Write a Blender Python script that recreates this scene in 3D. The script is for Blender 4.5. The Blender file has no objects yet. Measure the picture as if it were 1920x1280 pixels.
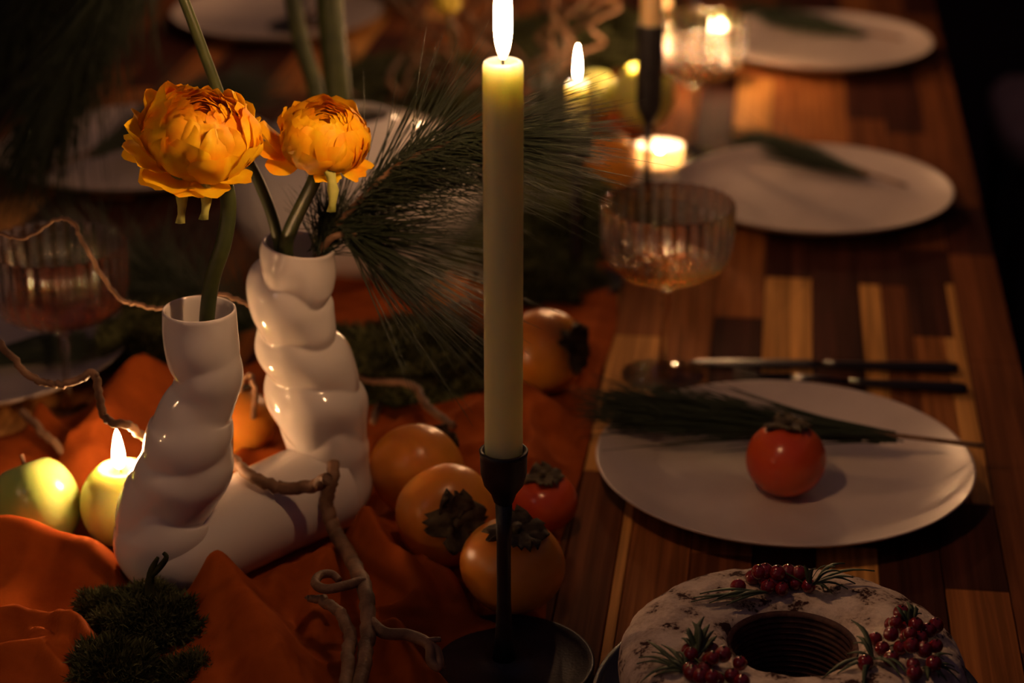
import bpy, math, random
from math import sin, cos, pi, radians, tan, sqrt, exp
from mathutils import Vector, Matrix, Quaternion, noise
random.seed(7)
S = bpy.context.scene
C = S.collection
# ---------------------------------------------------------------- camera, world, exposure
FPX = 4000.0; PITCH = radians(22.8); YAW = radians(7.1); TZ = 0.75; H = 0.717
CAM = Vector((0, 0, TZ + H))
fw = Vector((-sin(YAW)*cos(PITCH), cos(YAW)*cos(PITCH), -sin(PITCH)))
rt = Vector((cos(YAW), sin(YAW), 0)); up = rt.cross(fw)
cd = bpy.data.cameras.new('camera'); cam = bpy.data.objects.new('camera', cd); C.objects.link(cam)
cam.location = CAM
cam.rotation_euler = Matrix((rt, up, -fw)).transposed().to_euler()
cd.sensor_width = 36; cd.lens = 36*FPX/1920; cd.clip_start = .02
cd.dof.use_dof = True; cd.dof.focus_distance = 1.32; cd.dof.aperture_fstop = 4.6
S.camera = cam
S.view_settings.view_transform = 'Standard'; S.view_settings.look = 'None'
S.view_settings.exposure = 0.0; S.view_settings.gamma = 1; S.view_settings.use_curve_mapping = False
S.cycles.use_denoising = True
S.cycles.sample_clamp_indirect = 40
S.cycles.max_bounces = 8; S.cycles.transmission_bounces = 8; S.cycles.transparent_max_bounces = 8
W = bpy.data.worlds.new('night'); S.world = W; W.use_nodes = True
W.node_tree.nodes['Background'].inputs[0].default_value = (.9, .55, .85, 1)
W.node_tree.nodes['Background'].inputs[1].default_value = .03
FLAME = 600.0            # radiance of a candle flame
def area(name, loc, target, size, power, col):
    ld = bpy.data.lights.new(name, 'AREA'); ld.size = size; ld.energy = power; ld.color = col
    o = bpy.data.objects.new(name, ld); C.objects.link(o); o.location = loc
    o.rotation_euler = (Vector(target)-Vector(loc)).to_track_quat('-Z', 'Y').to_euler()
area('room_lamp', (-1.3, -.3, 2.3), (-.3, 1.5, .75), .25, .55, (1, .68, .54))

# ---------------------------------------------------------------- pixel -> place helpers
def ray(px, py):
    return fw + rt*((px-960)/FPX) + up*((640-py)/FPX)
def onz(px, py, z=0.0):                    # point seen at the pixel, at height z over the table top
    d = ray(px, py); t = (z-H)/d.z
    return CAM + d*t
def aty(px, py, y):                        # point seen at the pixel, at distance y along the table
    d = ray(px, py); return CAM + d*(y/d.y)
def depth(p): return (Vector(p)-CAM).dot(fw)
def mpp(p): return depth(p)/FPX            # metres per pixel at p
# ---------------------------------------------------------------- object helpers
WL = {}
def thing(name, label, cat, loc, group=None):
    o = bpy.data.objects.new(name, None); C.objects.link(o); o.location = loc
    o.empty_display_size = .02
    o['label'] = label; o['category'] = cat
    if group: o['group'] = group
    WL[o] = Vector(loc); return o
def part(name, VF, mat, parent=None, smooth=True, label=None):
    V, F = VF
    org = WL[parent] if parent else Vector((0, 0, 0))
    me = bpy.data.meshes.new(name)
    me.from_pydata([tuple(Vector(v)-org) for v in V], [], F)
    me.update()
    if smooth: me.polygons.foreach_set('use_smooth', [True]*len(me.polygons))
    if mat: me.materials.append(mat)
    o = bpy.data.objects.new(name, me); C.objects.link(o)
    if parent: o.parent = parent
    WL[o] = org
    if label: o['label'] = label
    return o
def tag(o, label, cat, group=None, kind=None):
    o['label'] = label; o['category'] = cat
    if group: o['group'] = group
    if kind: o['kind'] = kind
    return o
def whole(name, VF, mat, loc, label, cat, group=None, smooth=True, kind=None):   # a thing that is one mesh
    V, F = VF; loc = Vector(loc)
    o = part(name, ([Vector(v)-loc for v in V], F), mat, None, smooth); o.location = loc; WL[o] = loc
    return tag(o, label, cat, group, kind)
def join(*vfs):
    V, F = [], []
    for v, f in vfs:
        n = len(V); V += list(v); F += [tuple(i+n for i in q) for q in f]
    return V, F
def lathe(prof, n=48, c=(0, 0, 0), mod=None, closed=False):
    V, F = [], []; m = len(prof); c = Vector(c)
    for j, (r, z) in enumerate(prof):
        for i in range(n):
            a = 2*pi*i/n; rr = r*(mod(a, z, j) if mod else 1)
            V.append(c+Vector((rr*cos(a), rr*sin(a), z)))
    for j in range(m if closed else m-1):
        j2 = (j+1) % m
        for i in range(n):
            k = (i+1) % n
            F.append((j*n+i, j*n+k, j2*n+k, j2*n+i))
    return V, F
def box(c, s):
    x, y, z = c; a, b, d = s[0]/2, s[1]/2, s[2]/2
    V = [(x+i*a, y+j*b, z+k*d) for i in (-1, 1) for j in (-1, 1) for k in (-1, 1)]
    return V, [(0, 1, 3, 2), (4, 6, 7, 5), (0, 4, 5, 1), (2, 3, 7, 6), (0, 2, 6, 4), (1, 5, 7, 3)]
def catmull(P, n=6):
    P = [Vector(p) for p in P]; out = []
    for i in range(len(P)-1):
        p0 = P[max(i-1, 0)]; p1 = P[i]; p2 = P[i+1]; p3 = P[min(i+2, len(P)-1)]
        for k in range(n):
            t = k/n
            out.append(.5*((2*p1)+(p2-p0)*t+(2*p0-5*p1+4*p2-p3)*t*t+(3*p1-p0-3*p2+p3)*t**3))
    out.append(P[-1]); return out
def tube(P, R, n=8, cap=True, mod=None):
    P = [Vector(p) for p in P]; m = len(P)
    if not hasattr(R, '__len__'): R = [R]*m
    elif len(R) != m: R = [R[min(int(i/(m-1)*(len(R)-1)), len(R)-2)] + (R[min(int(i/(m-1)*(len(R)-1)), len(R)-2)+1]-R[min(int(i/(m-1)*(len(R)-1)), len(R)-2)])*(i/(m-1)*(len(R)-1)-min(int(i/(m-1)*(len(R)-1)), len(R)-2)) for i in range(m)]
    V, F = [], []
    t = (P[1]-P[0]).normalized(); nrm = t.orthogonal().normalized()
    if mod: nrm = (Vector((1, 0, 0))-t*t.x).normalized() if abs(t.x) < .9 else nrm
    for i in range(m):
        t2 = (P[min(i+1, m-1)]-P[max(i-1, 0)]).normalized()
        q = t.rotation_difference(t2); nrm = q @ nrm; nrm = (nrm-t2*nrm.dot(t2)).normalized(); t = t2
        b = t.cross(nrm)
        for k in range(n):
            a = 2*pi*k/n; r = R[i]*(mod(a, i/(m-1)) if mod else 1)
            V.append(P[i]+(nrm*cos(a)+b*sin(a))*r)
    for i in range(m-1):
        for k in range(n):
            l = (k+1) % n; F.append((i*n+k, i*n+l, (i+1)*n+l, (i+1)*n+k))
    if cap: F.append(tuple(range(n-1, -1, -1))); F.append(tuple((m-1)*n+k for k in range(n)))
    return V, F
def dup(root, loc, label, group=None, rotz=0, scale=1):
    r = root.copy(); C.objects.link(r); r.location = loc; r.rotation_euler = (0, 0, rotz); r.scale = (scale,)*3
    r['label'] = label
    if group: r['group'] = group
    for ch in list(root.children):
        c = ch.copy(); C.objects.link(c); c.parent = r
        for g in list(ch.children):
            d = g.copy(); C.objects.link(d); d.parent = c
    WL[r] = Vector(loc); return r
# ---------------------------------------------------------------- materials
def mat(name, col, rough=.5, spec=.5, **kw):
    m = bpy.data.materials.new(name); m.use_nodes = True
    b = m.node_tree.nodes['Principled BSDF']
    b.inputs['Base Color'].default_value = (*col, 1); b.inputs['Roughness'].default_value = rough
    b.inputs['Specular IOR Level'].default_value = spec
    for k, v in kw.items():
        b.inputs[k.replace('_', ' ')].default_value = v
    return m
def nodes(m): return m.node_tree.nodes, m.node_tree.links, m.node_tree.nodes['Principled BSDF']
def noisy(m, c1, c2, scale=20, detail=4, bump=0., stretch=(1, 1, 1), lo=.35, hi=.65, bscale=None, bdist=.002):
    N, L, b = nodes(m)
    tc = N.new('ShaderNodeTexCoord'); mp = N.new('ShaderNodeMapping'); mp.inputs['Scale'].default_value = stretch
    L.new(tc.outputs['Object'], mp.inputs[0])
    nt = N.new('ShaderNodeTexNoise'); nt.inputs['Scale'].default_value = scale; nt.inputs['Detail'].default_value = detail
    L.new(mp.outputs[0], nt.inputs['Vector'])
    cr = N.new('ShaderNodeValToRGB'); cr.color_ramp.elements[0].position = lo; cr.color_ramp.elements[1].position = hi
    cr.color_ramp.elements[0].color = (*c1, 1); cr.color_ramp.elements[1].color = (*c2, 1)
    L.new(nt.outputs[0], cr.inputs[0]); L.new(cr.outputs[0], b.inputs['Base Color'])
    if bump:
        n2 = N.new('ShaderNodeTexNoise'); n2.inputs['Scale'].default_value = bscale or scale*3; n2.inputs['Detail'].default_value = 4
        L.new(mp.outputs[0], n2.inputs['Vector'])
        bp = N.new('ShaderNodeBump'); bp.inputs['Strength'].default_value = bump; bp.inputs['Distance'].default_value = bdist
        L.new(n2.outputs[0], bp.inputs['Height']); L.new(bp.outputs[0], b.inputs['Normal'])
    return m
def wood(name, c1, c2):
    m = mat(name, c1, .72, .04)
    noisy(m, c1, c2, 26, 5, .15, (2.2, .12, 1), .3, .7, 60, .0006)
    N, L, b = nodes(m); tc = N.new('ShaderNodeTexCoord'); mp = N.new('ShaderNodeMapping'); mp.inputs['Scale'].default_value = (5, .1, 1)
    nt = N.new('ShaderNodeTexNoise'); nt.inputs['Scale'].default_value = 34; nt.inputs['Detail'].default_value = 5; nt.inputs['Distortion'].default_value = .6
    L.new(tc.outputs['Object'], mp.inputs[0]); L.new(mp.outputs[0], nt.inputs['Vector'])
    mr = N.new('ShaderNodeMapRange'); mr.inputs[1].default_value = .38; mr.inputs[2].default_value = .62; mr.inputs[3].default_value = .62; mr.inputs[4].default_value = 1.12
    L.new(nt.outputs[0], mr.inputs[0])
    src = b.inputs['Base Color'].links[0].from_socket; vm = N.new('ShaderNodeVectorMath'); vm.operation = 'SCALE'
    L.new(src, vm.inputs[0]); L.new(mr.outputs[0], vm.inputs['Scale']); L.new(vm.outputs[0], b.inputs['Base Color'])
    return m
tones = {
 'L': wood('honey_sapwood', (.72, .36, .105), (.50, .23, .06)),
 'O': wood('orange_heartwood', (.40, .148, .042), (.26, .088, .026)),
 'M': wood('brown_heartwood', (.23, .075, .026), (.14, .045, .017)),
 'D': wood('dark_heartwood', (.085, .026, .016), (.045, .015, .011)),
}
table_wood = wood('table_frame_wood', (.12, .045, .02), (.07, .025, .012))
ceramic = mat('white_glaze', (.74, .69, .66), .12, .5, Coat_Weight=.4, Coat_Roughness=.05)
plate_m = mat('plate_stoneware', (.66, .58, .54), .3, .5)
noisy(plate_m, (.57, .47, .42), (.62, .52, .465), 30, 3)
plate_m.node_tree.nodes['Principled BSDF'].inputs['Roughness'].default_value = .3
black_metal = mat('black_cast_metal', (.012, .011, .014), .42, .5)
noisy(black_metal, (.01, .009, .012), (.02, .018, .02), 90, 3, .35, bscale=500, bdist=.0006)
tray_m = mat('black_tray', (.012, .01, .012), .25, .5)
steel_dark = mat('dark_cutlery_steel', (.05, .04, .04), .3, .5, Metallic=.9)
green_wax = mat('sage_wax', (.47, .56, .36), .38, .5, Subsurface_Weight=1.0, Subsurface_Scale=.085)
green_wax.node_tree.nodes['Principled BSDF'].inputs['Subsurface Radius'].default_value = (1, .72, .33)
lime_wax = mat('lime_wax', (.62, .68, .2), .3, .5, Subsurface_Weight=.8, Subsurface_Scale=.014)
lime_wax.node_tree.nodes['Principled BSDF'].inputs['Subsurface Radius'].default_value = (1, .8, .25)
cream_wax = mat('cream_wax', (.7, .5, .25), .4, .5, Subsurface_Weight=.6, Subsurface_Scale=.02)
apple_m = mat('green_apple_skin', (.42, .55, .13), .22, .5, Subsurface_Weight=.3, Subsurface_Scale=.006)
noisy(apple_m, (.36, .52, .12), (.52, .62, .2), 18, 3)
wick_m = mat('charred_wick', (.02, .012, .01), .9, .1)
pers_m = mat('persimmon_skin', (.75, .22, .03), .3, .5, Subsurface_Weight=.15, Subsurface_Scale=.006)
noisy(pers_m, (.66, .22, .022), (.80, .34, .04), 22, 3)
pers_red = mat('ripe_persimmon_skin', (.6, .075, .02), .22, .5)
noisy(pers_red, (.55, .06, .02), (.66, .11, .02), 22, 3)
calyx_m = noisy(mat('dry_calyx', (.07, .045, .025), .8, .2), (.035, .022, .016), (.12, .09, .045), 90, 3, .4)
cloth_m = mat('rust_linen', (.52, .105, .018), .9, .05)
noisy(cloth_m, (.29, .058, .009), (.40, .088, .013), 40, 4, .25, bscale=1500, bdist=.0004)
moss_m = noisy(mat('dark_moss', (.03, .035, .014), .95, .1), (.016, .018, .01), (.055, .062, .022), 60, 3)
moss_tip = noisy(mat('moss_fibre', (.06, .075, .025), .8, .2), (.05, .055, .02), (.15, .16, .06), 50, 3)
twig_m = noisy(mat('willow_bark', (.2, .1, .05), .6, .3), (.11, .058, .032), (.28, .16, .09), 50, 4, .4, (1, 1, 1), bscale=300)
stem_m = noisy(mat('green_stem', (.1, .16, .03), .45, .4), (.035, .048, .016), (.075, .09, .026), 40, 3)
sepal_m = noisy(mat('pale_sepal', (.4, .42, .08), .6, .3), (.3, .32, .06), (.5, .5, .12), 60, 3)
needle_m = mat('pine_needle', (.026, .038, .018), .45, .4)
petal_m = mat('orange_petal', (.9, .36, .01), .55, .3)
def petal_shader():
    N, L, b = nodes(petal_m)
    tr = N.new('ShaderNodeBsdfTranslucent'); mx = N.new('ShaderNodeMixShader'); mx.inputs[0].default_value = .3
    tc = N.new('ShaderNodeTexCoord'); nt = N.new('ShaderNodeTexNoise'); nt.inputs['Scale'].default_value = 45; nt.inputs['Detail'].default_value = 4
    cr = N.new('ShaderNodeValToRGB'); e = cr.color_ramp.elements
    e[0].position = .35; e[0].color = (.93, .38, .005, 1); e[1].position = .65; e[1].color = (.98, .68, .012, 1)
    L.new(tc.outputs['Object'], nt.inputs['Vector']); L.new(nt.outputs[0], cr.inputs[0])
    L.new(cr.outputs[0], b.inputs['Base Color']); L.new(cr.outputs[0], tr.inputs[0])
    out = N['Material Output']
    L.new(b.outputs[0], mx.inputs[1]); L.new(tr.outputs[0], mx.inputs[2]); L.new(mx.outputs[0], out.inputs[0])
petal_shader()
glass_m = mat('clear_glass', (1, 1, 1), .02, .5, Transmission_Weight=1.0, IOR=1.45)
wine_m = mat('amber_wine', (1, .52, .14), .0, .5, Transmission_Weight=1.0, IOR=1.33)
rose_m = mat('rose_wine', (.9, .38, .25), .0, .5, Transmission_Weight=1.0, IOR=1.33)
leaf_m = noisy(mat('rosemary_leaf', (.05, .08, .035), .5, .4), (.035, .055, .03), (.08, .11, .05), 80, 3)
berry_m = mat('red_currant', (.17, .006, .010), .08, .6, Subsurface_Weight=.2, Subsurface_Scale=.003, Coat_Weight=.5)
def thin(m, f):
    N, L, b = nodes(m); t = N.new('ShaderNodeBsdfTransparent'); mx = N.new('ShaderNodeMixShader'); mx.inputs[0].default_value = f
    t.inputs[0].default_value = b.inputs['Base Color'].default_value
    L.new(t.outputs[0], mx.inputs[1]); L.new(b.outputs[0], mx.inputs[2]); L.new(mx.outputs[0], N['Material Output'].inputs[0])
thin(glass_m, .72); thin(wine_m, .8); thin(rose_m, .8)
def flame_mat():
    m = bpy.data.materials.new('flame'); m.use_nodes = True; N = m.node_tree.nodes; L = m.node_tree.links
    N.clear(); e = N.new('ShaderNodeEmission'); o = N.new('ShaderNodeOutputMaterial')
    e.inputs[0].default_value = (1, .53, .24, 1)
    tc = N.new('ShaderNodeTexCoord'); sp = N.new('ShaderNodeSeparateXYZ'); mr = N.new('ShaderNodeMapRange')
    L.new(tc.outputs['Generated'], sp.inputs[0]); L.new(sp.outputs[2], mr.inputs[0])      # a flame is dim around its wick
    mr.inputs[1].default_value = .05; mr.inputs[2].default_value = .45; mr.inputs[3].default_value = FLAME*.03; mr.inputs[4].default_value = FLAME
    L.new(mr.outputs[0], e.inputs[1])
    L.new(e.outputs[0], o.inputs[0]); return m
flame_m = flame_mat()

# ---------------------------------------------------------------- room
wall_m = noisy(mat('dim_plaster', (.1, .07, .065), .9, .1), (.09, .06, .055), (.12, .085, .08), 4, 3)
floor_m = noisy(mat('dark_floor', (.04, .025, .022), .7, .2), (.03, .018, .016), (.05, .03, .026), 3, 3)
for nm, c, s, m in (('floor', (-.3, 2.5, -.05), (6, 9, .1), floor_m), ('wall_back', (-.3, 7.05, 1.3), (6, .1, 2.8), wall_m),
                    ('wall_left', (-3.35, 2.5, 1.3), (.1, 9, 2.8), wall_m), ('wall_right', (2.75, 2.5, 1.3), (.1, 9, 2.8), wall_m)):
    o = part(nm, box(c, s), m, smooth=False); o['kind'] = 'structure'
# ---------------------------------------------------------------- table of glued staves
XL, XR, Y0, Y1 = -.885, .222, .55, 4.2
tb = thing('dining_table', 'long dining table of glued staves in light and dark wood tones', 'table', (-.33, 2.4, 0))
part('tabletop_core', box((-.33, (Y0+Y1)/2, TZ-.022), (XR-XL-.004, Y1-Y0-.004, .03)), table_wood, tb, False)
for sx in (-.78, .12):
    for sy in (Y0+.12, Y1-.12):
        part('leg', box((sx, sy, (TZ-.037)/2), (.08, .08, TZ-.037)), table_wood, tb, False)
for sx in (-.78, .12): part('apron', box((sx, (Y0+Y1)/2, TZ-.08), (.03, Y1-Y0-.32, .086)), table_wood, tb, False)
bev = {}
def stave(x0, x1, y0, y1, t):
    w, l = x1-x0, y1-y0; g = .0004; h = .007; b = .0007
    V = []
    for dz, ins in ((0, 0), (h-b, 0), (h, b)):
        for sx, sy in ((-1, -1), (1, -1), (1, 1), (-1, 1)):
            V.append(((x0+x1)/2+sx*(w/2-g-ins), (y0+y1)/2+sy*(l/2-g-ins), TZ-h+dz))
    F = [(8, 9, 10, 11)]
    for k in range(2):
        for i in range(4): F.append((k*4+i, k*4+(i+1) % 4, (k+1)*4+(i+1) % 4, (k+1)*4+i))
    part('stave', (V, F), tones[t], tb, False)
SW = .0435
fixed = {
 0: [(.8, 'M'), (1.12, 'D'), (1.22, 'M'), (1.70, 'M'), (1.96, 'D'), (2.1, 'M'), (2.5, 'M'), (2.9, 'D')],
 1: [(.75, 'M'), (1.05, 'O'), (1.30, 'D'), (1.43, 'OL.62'), (1.749, 'DL.82'), (1.88, 'D'), (1.97, 'M'), (2.35, 'D'), (2.75, 'M')],
 2: [(.8, 'M'), (1.12, 'D'), (1.4, 'LM.45'), (1.87, 'D'), (2.05, 'M'), (2.4, 'D'), (2.8, 'O')],
 3: [(.7, 'D'), (1.05, 'L'), (1.352, 'D'), (2.0, 'M'), (2.3, 'O'), (2.62, 'L'), (2.9, 'D')],
 4: [(.8, 'M'), (1.1, 'D'), (1.40, 'L'), (1.878, 'D'), (2.05, 'L'), (2.28, 'O'), (2.65, 'D')],
 5: [(.7, 'O'), (1.0, 'M'), (1.33, 'O'), (1.58, 'D'), (1.773, 'O'), (2.05, 'D'), (2.31, 'L'), (2.56, 'O'), (2.9, 'M')],
 6: [(.75, 'M'), (1.08, 'O'), (1.42, 'M'), (1.62, 'O'), (1.98, 'M'), (2.2, 'D'), (2.6, 'O')],
 7: [(.8, 'O'), (1.02, 'ML.82'), (1.45, 'L'), (1.72, 'O'), (1.95, 'L'), (2.2, 'O'), (2.5, 'M')],
}
nrow = int((XR-XL)/SW+.5)
for r in range(nrow):
    x1 = XR-r*SW; x0 = x1-SW
    if r in fixed:
        seq = list(fixed[r])
    else:
        y = .55+random.random()*.25; seq = []
        while y < 2.9:
            seq.append((y, random.choice('LOMMDDO'))); y += random.uniform(.26, .42)
    y = seq[-1][0]+random.uniform(.3, .42)
    while y < Y1-.15: seq.append((y, random.choice('LOMMDD'))); y += random.uniform(.42, .62)
    seq = [(Y0, random.choice('LOMD'))]+[s for s in seq if s[0] > Y0+.04]+[(Y1, '')]
    for k in range(len(seq)-1):
        t_ = seq[k][1]
        if len(t_) == 1: stave(x0, x1, seq[k][0], seq[k+1][0], t_)
        else:                                  # a narrow stave glued beside a wide one
            xm = x0+(x1-x0)*float(t_[2:])
            stave(x0, xm, seq[k][0], seq[k+1][0], t_[0]); stave(xm, x1, seq[k][0], seq[k+1][0], t_[1])
# thin pale sapwood strips glued between the staves at the right edge are part of the neighbouring staves' tone

# ---------------------------------------------------------------- rust cloth runner (height field)
ridges = []
def ridge(pts, h, w, z=.015):
    P = [onz(px, py, z) for px, py in pts]
    ridges.append(([(p.x, p.y) for p in P], h, w))
ridge([(-120, 1040), (40, 1050), (130, 1062), (225, 1100)], .030, .022)
ridge([(-60, 1180), (60, 1178), (150, 1200), (190, 1260)], .022, .009)
ridge([(10, 1160), (70, 1205), (118, 1222), (112, 1180), (60, 1172)], .012, .006)
ridge([(440, 1210), (470, 1280)], .012, .008)
ridge([(560, 1010), (520, 1080), (505, 1150)], .010, .009)
ridge([(860, 1120), (800, 1080), (760, 1010)], .014, .010)
ridge([(-40, 1235), (80, 1225), (140, 1290)], .016, .010)
ridge([(230, 1040), (150, 1020), (40, 1040)], .010, .012)
ridge([(388, 1100), (440, 1150), (500, 1240), (560, 1330)], .034, .020)
ridge([(620, 1010), (585, 1120), (600, 1240)], .012, .013)
ridge([(672, 992), (710, 1060), (790, 1140)], .034, .014)
ridge([(800, 1135), (740, 1165), (690, 1175)], .018, .008)
ridge([(540, 870), (480, 930), (440, 990)], .024, .014)
ridge([(480, 840), (420, 900)], .02, .012)
ridge([(170, 880), (210, 790), (300, 700)], .034, .024)
ridge([(60, 770), (110, 820), (150, 880)], .022, .009)
ridge([(830, 830), (900, 780), (1000, 770), (1060, 810)], .026, .022)
ridge([(980, 760), (1000, 860), (970, 920)], .022, .014)
ridge([(830, 1080), (900, 1160), (1000, 1200)], .01, .018)
ridge([(680, 1230), (740, 1200), (800, 1260), (840, 1330)], .022, .013)
ridge([(430, 400), (470, 480), (450, 560)], .03, .03)
ridge([(1100, 640), (1130, 700), (1100, 780)], .012, .018)
ridge([(480, 1180), (430, 1260)], .012, .02)
flats = []     # (x, y, radius): places where something stands and presses the cloth down
def cloth_h(x, y):
    h = .0
    for P, hh, w in ridges:
        best = 9; bt = 0
        for i in range(len(P)-1):
            ax, ay = P[i]; bx, by = P[i+1]; dx, dy = bx-ax, by-ay
            t = max(0, min(1, ((x-ax)*dx+(y-ay)*dy)/(dx*dx+dy*dy)))
            d = sqrt((x-ax-t*dx)**2+(y-ay-t*dy)**2)
            if d < best: best = d; bt = (i+t)/(len(P)-1)
        if best < 3*w:
            v = hh*exp(-(best/w)**1.7)*min(1, 3.2*min(bt, 1-bt)+.45)
            h = max(h, v) + .35*min(h, v)
    fold = Vector((x*13-y*8, y*9+x*5, 7.7)); h += .006*(1-abs(noise.noise(fold))*2)**3*(1 if noise.noise(fold) > -.5 else 0)
    p = Vector((x*9+y*3, y*6-x*2, 3.1))
    n = noise.noise(p)*.6+noise.noise(p*2.3)*.3
    h += .004+.011*max(0, n)*2
    p2 = Vector((x*24-y*14, y*20+x*20, 1.1)); h += .0025*abs(noise.noise(p2))
    for fx, fy, fr in flats:
        d = sqrt((x-fx)**2+(y-fy)**2)
        if d < fr*1.5:
            k = max(0, min(1, (d-fr*.9)/(fr*.6))); k = k*k*(3-2*k)
            h = .003+(h-.003)*k
    return h
# ---------------------------------------------------------------- plates
def plate(loc, R, label, group='white dinner plates'):
    t = thing('dinner_plate', label, 'plate', loc, group)
    k = R/.14
    pr = [(.0001, .004), (.05*k, .0042), (.085*k, .005), (.105*k, .0075), (.125*k, .0135), (.1385*k, .0205), (.14*k, .0215), (.1405*k, .0208),
          (.139*k, .019), (.126*k, .0115), (.105*k, .0045), (.09*k, .0015), (.088*k, .0), (.08*k, .0), (.079*k, .0015), (.0001, .0015)]
    part('dish', lathe(pr, 96, loc), plate_m, t)
    return t
P1 = onz(1470, 858, .02); P1.z = TZ
P2 = onz(1526, 348, .02); P2.z = TZ
P3 = onz(1540, 72, .02); P3.z = TZ
plate(P1, .14, 'white dinner plate nearest the cake, holding a red persimmon and a pine sprig')
plate(P2, .14, 'white dinner plate in the middle of the right side, bearing only a sprig')
plate(P3, .14, 'white dinner plate farthest up the right side of the table')
LP = [onz(-70, 640, .02), onz(262, 272, .02), onz(520, 20, .02)]
for p in LP: p.z = TZ
plate(LP[0], .14, 'white dinner plate cut by the left edge, behind the coupe glass')
plate(LP[1], .15, 'white dinner plate behind the left flower, crossed by dark pine')
plate(LP[2], .14, 'white dinner plate farthest up the left side of the table')
# ---------------------------------------------------------------- pine
def needle(V, F, p, d, L, bend, r=.00042, seg=5):
    d = d.normalized(); s = d.orthogonal().normalized(); b = d.cross(s); n = len(V)
    for i in range(seg+1):
        t = i/seg; c = p+d*(L*t)+bend*(L*t*t); rr = r*(1-.75*t*t)
        for k in range(3):
            a = 2.094*k; V.append(c+(s*cos(a)+b*sin(a))*rr)
    for i in range(seg):
        for k in range(3):
            l = (k+1) % 3; F.append((n+i*3+k, n+i*3+l, n+i*3+3+l, n+i*3+3+k))
def jit(a): return Vector((random.gauss(0, a), random.gauss(0, a), random.gauss(0, a)))
def pine_sprig(a, b, label, n=420, L=.10, spread=.12, flat=.35, group='pine sprigs on the plates', lift=.012, rise=0.):
    a = Vector(a); b = Vector(b); d = (b-a).normalized()     # a = bare stem end, b = tip
    t = thing('pine_sprig', label, 'pine sprig', a, group)
    ln = (b-a).length
    mid = [a, a+d*ln*.3+Vector((0, 0, .003)), a+d*ln*.6+Vector((0, 0, .002))]
    part('stem', tube(catmull(mid, 5), [.0022, .0018, .001], 6), twig_m, t)
    V, F = [], []
    for _ in range(n):
        u = random.uniform(.22, .6); p = a+d*ln*u
        dd = d+jit(spread); dd.z = abs(dd.z)*flat+random.uniform(-.02, .04)+rise
        if p.z < TZ+lift: p.z = TZ+lift
        needle(V, F, p+jit(.002), dd, min(L*random.uniform(.75, 1.1), ln*(1.02-u)+.01), jit(.05)+Vector((0, 0, .0)), .0008)
    o = part('needles', (V, F), needle_m, t); o['kind'] = 'stuff'
    return t
pine_sprig(onz(1845, 836, .028), onz(1135, 775, .026), 'dark pine sprig across the nearest plate, its bare stem past the rim', 900, .15, .10, lift=.012)
pine_sprig(onz(1700, 348, .014), onz(1380, 262, .012), 'dark pine sprig on the plate in the middle of the right side', 600, .11, .13)
pine_sprig(onz(1690, 72, .014), onz(1390, 30, .012), 'dark pine sprig on the farthest right plate', 500, .12, .13)
pine_sprig(onz(60, 330, .03), onz(500, 170, .03), 'dark pine sprig on the plate behind the left flower', 1300, .16, .17, lift=.02, rise=.05)
pine_sprig(onz(-150, 690, .014), onz(130, 655, .014), 'dark pine sprig on the plate cut by the left edge', 700, .12, .12)
# ---------------------------------------------------------------- cutlery
def cutlery(a, b, name, label):
    a = Vector(a); b = Vector(b); d = (b-a); L = d.length; d.normalize(); s = Vector((-d.y, d.x, 0)); z = Vector((0, 0, 1))
    t = thing(name, label, name, a, 'dark cutlery beside the nearest plate')
    def strip(st, h):
        V, F = [], []
        for u, w, zz in st:
            c = a+d*L*u+z*zz
            for k in range(10):
                an = 2*pi*k/10; V.append(c+s*cos(an)*w+z*(sin(an)*h))
        m = len(st)
        for i in range(m-1):
            for k in range(10): l = (k+1) % 10; F.append((i*10+k, i*10+l, (i+1)*10+l, (i+1)*10+k))
        F.append(tuple(range(9, -1, -1))); F.append(tuple((m-1)*10+k for k in range(10)))
        return V, F
    part('handle', strip([(.5, .004, .004), (.55, .005, .004), (.8, .008, .004), (.97, .010, .004), (1, .007, .004)], .0028), steel_dark, t)
    if name == 'knife':
        part('blade', strip([(0, .001, .003), (.04, .006, .003), (.2, .0095, .003), (.45, .009, .004), (.5, .004, .004)], .0012), steel_dark, t)
    else:
        part('neck', strip([(.25, .012, .003), (.3, .011, .004), (.36, .004, .006), (.5, .004, .004)], .0018), steel_dark, t)
        for k in range(4):
            o = s*((k-1.5)*.0066)
            part('tine', tube([a+d*L*.26+o+z*.003, a+d*L*.12+o+z*.002, a+o+z*.006], [.0017, .0016, .0007], 6), steel_dark, t)
cutlery(onz(1292, 684), onz(1795, 697), 'knife', 'dark table knife lying just behind the nearest right plate')
cutlery(onz(1372, 712), onz(1812, 736), 'fork', 'dark fork half hidden behind the nearest plate, below the knife')
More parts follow.
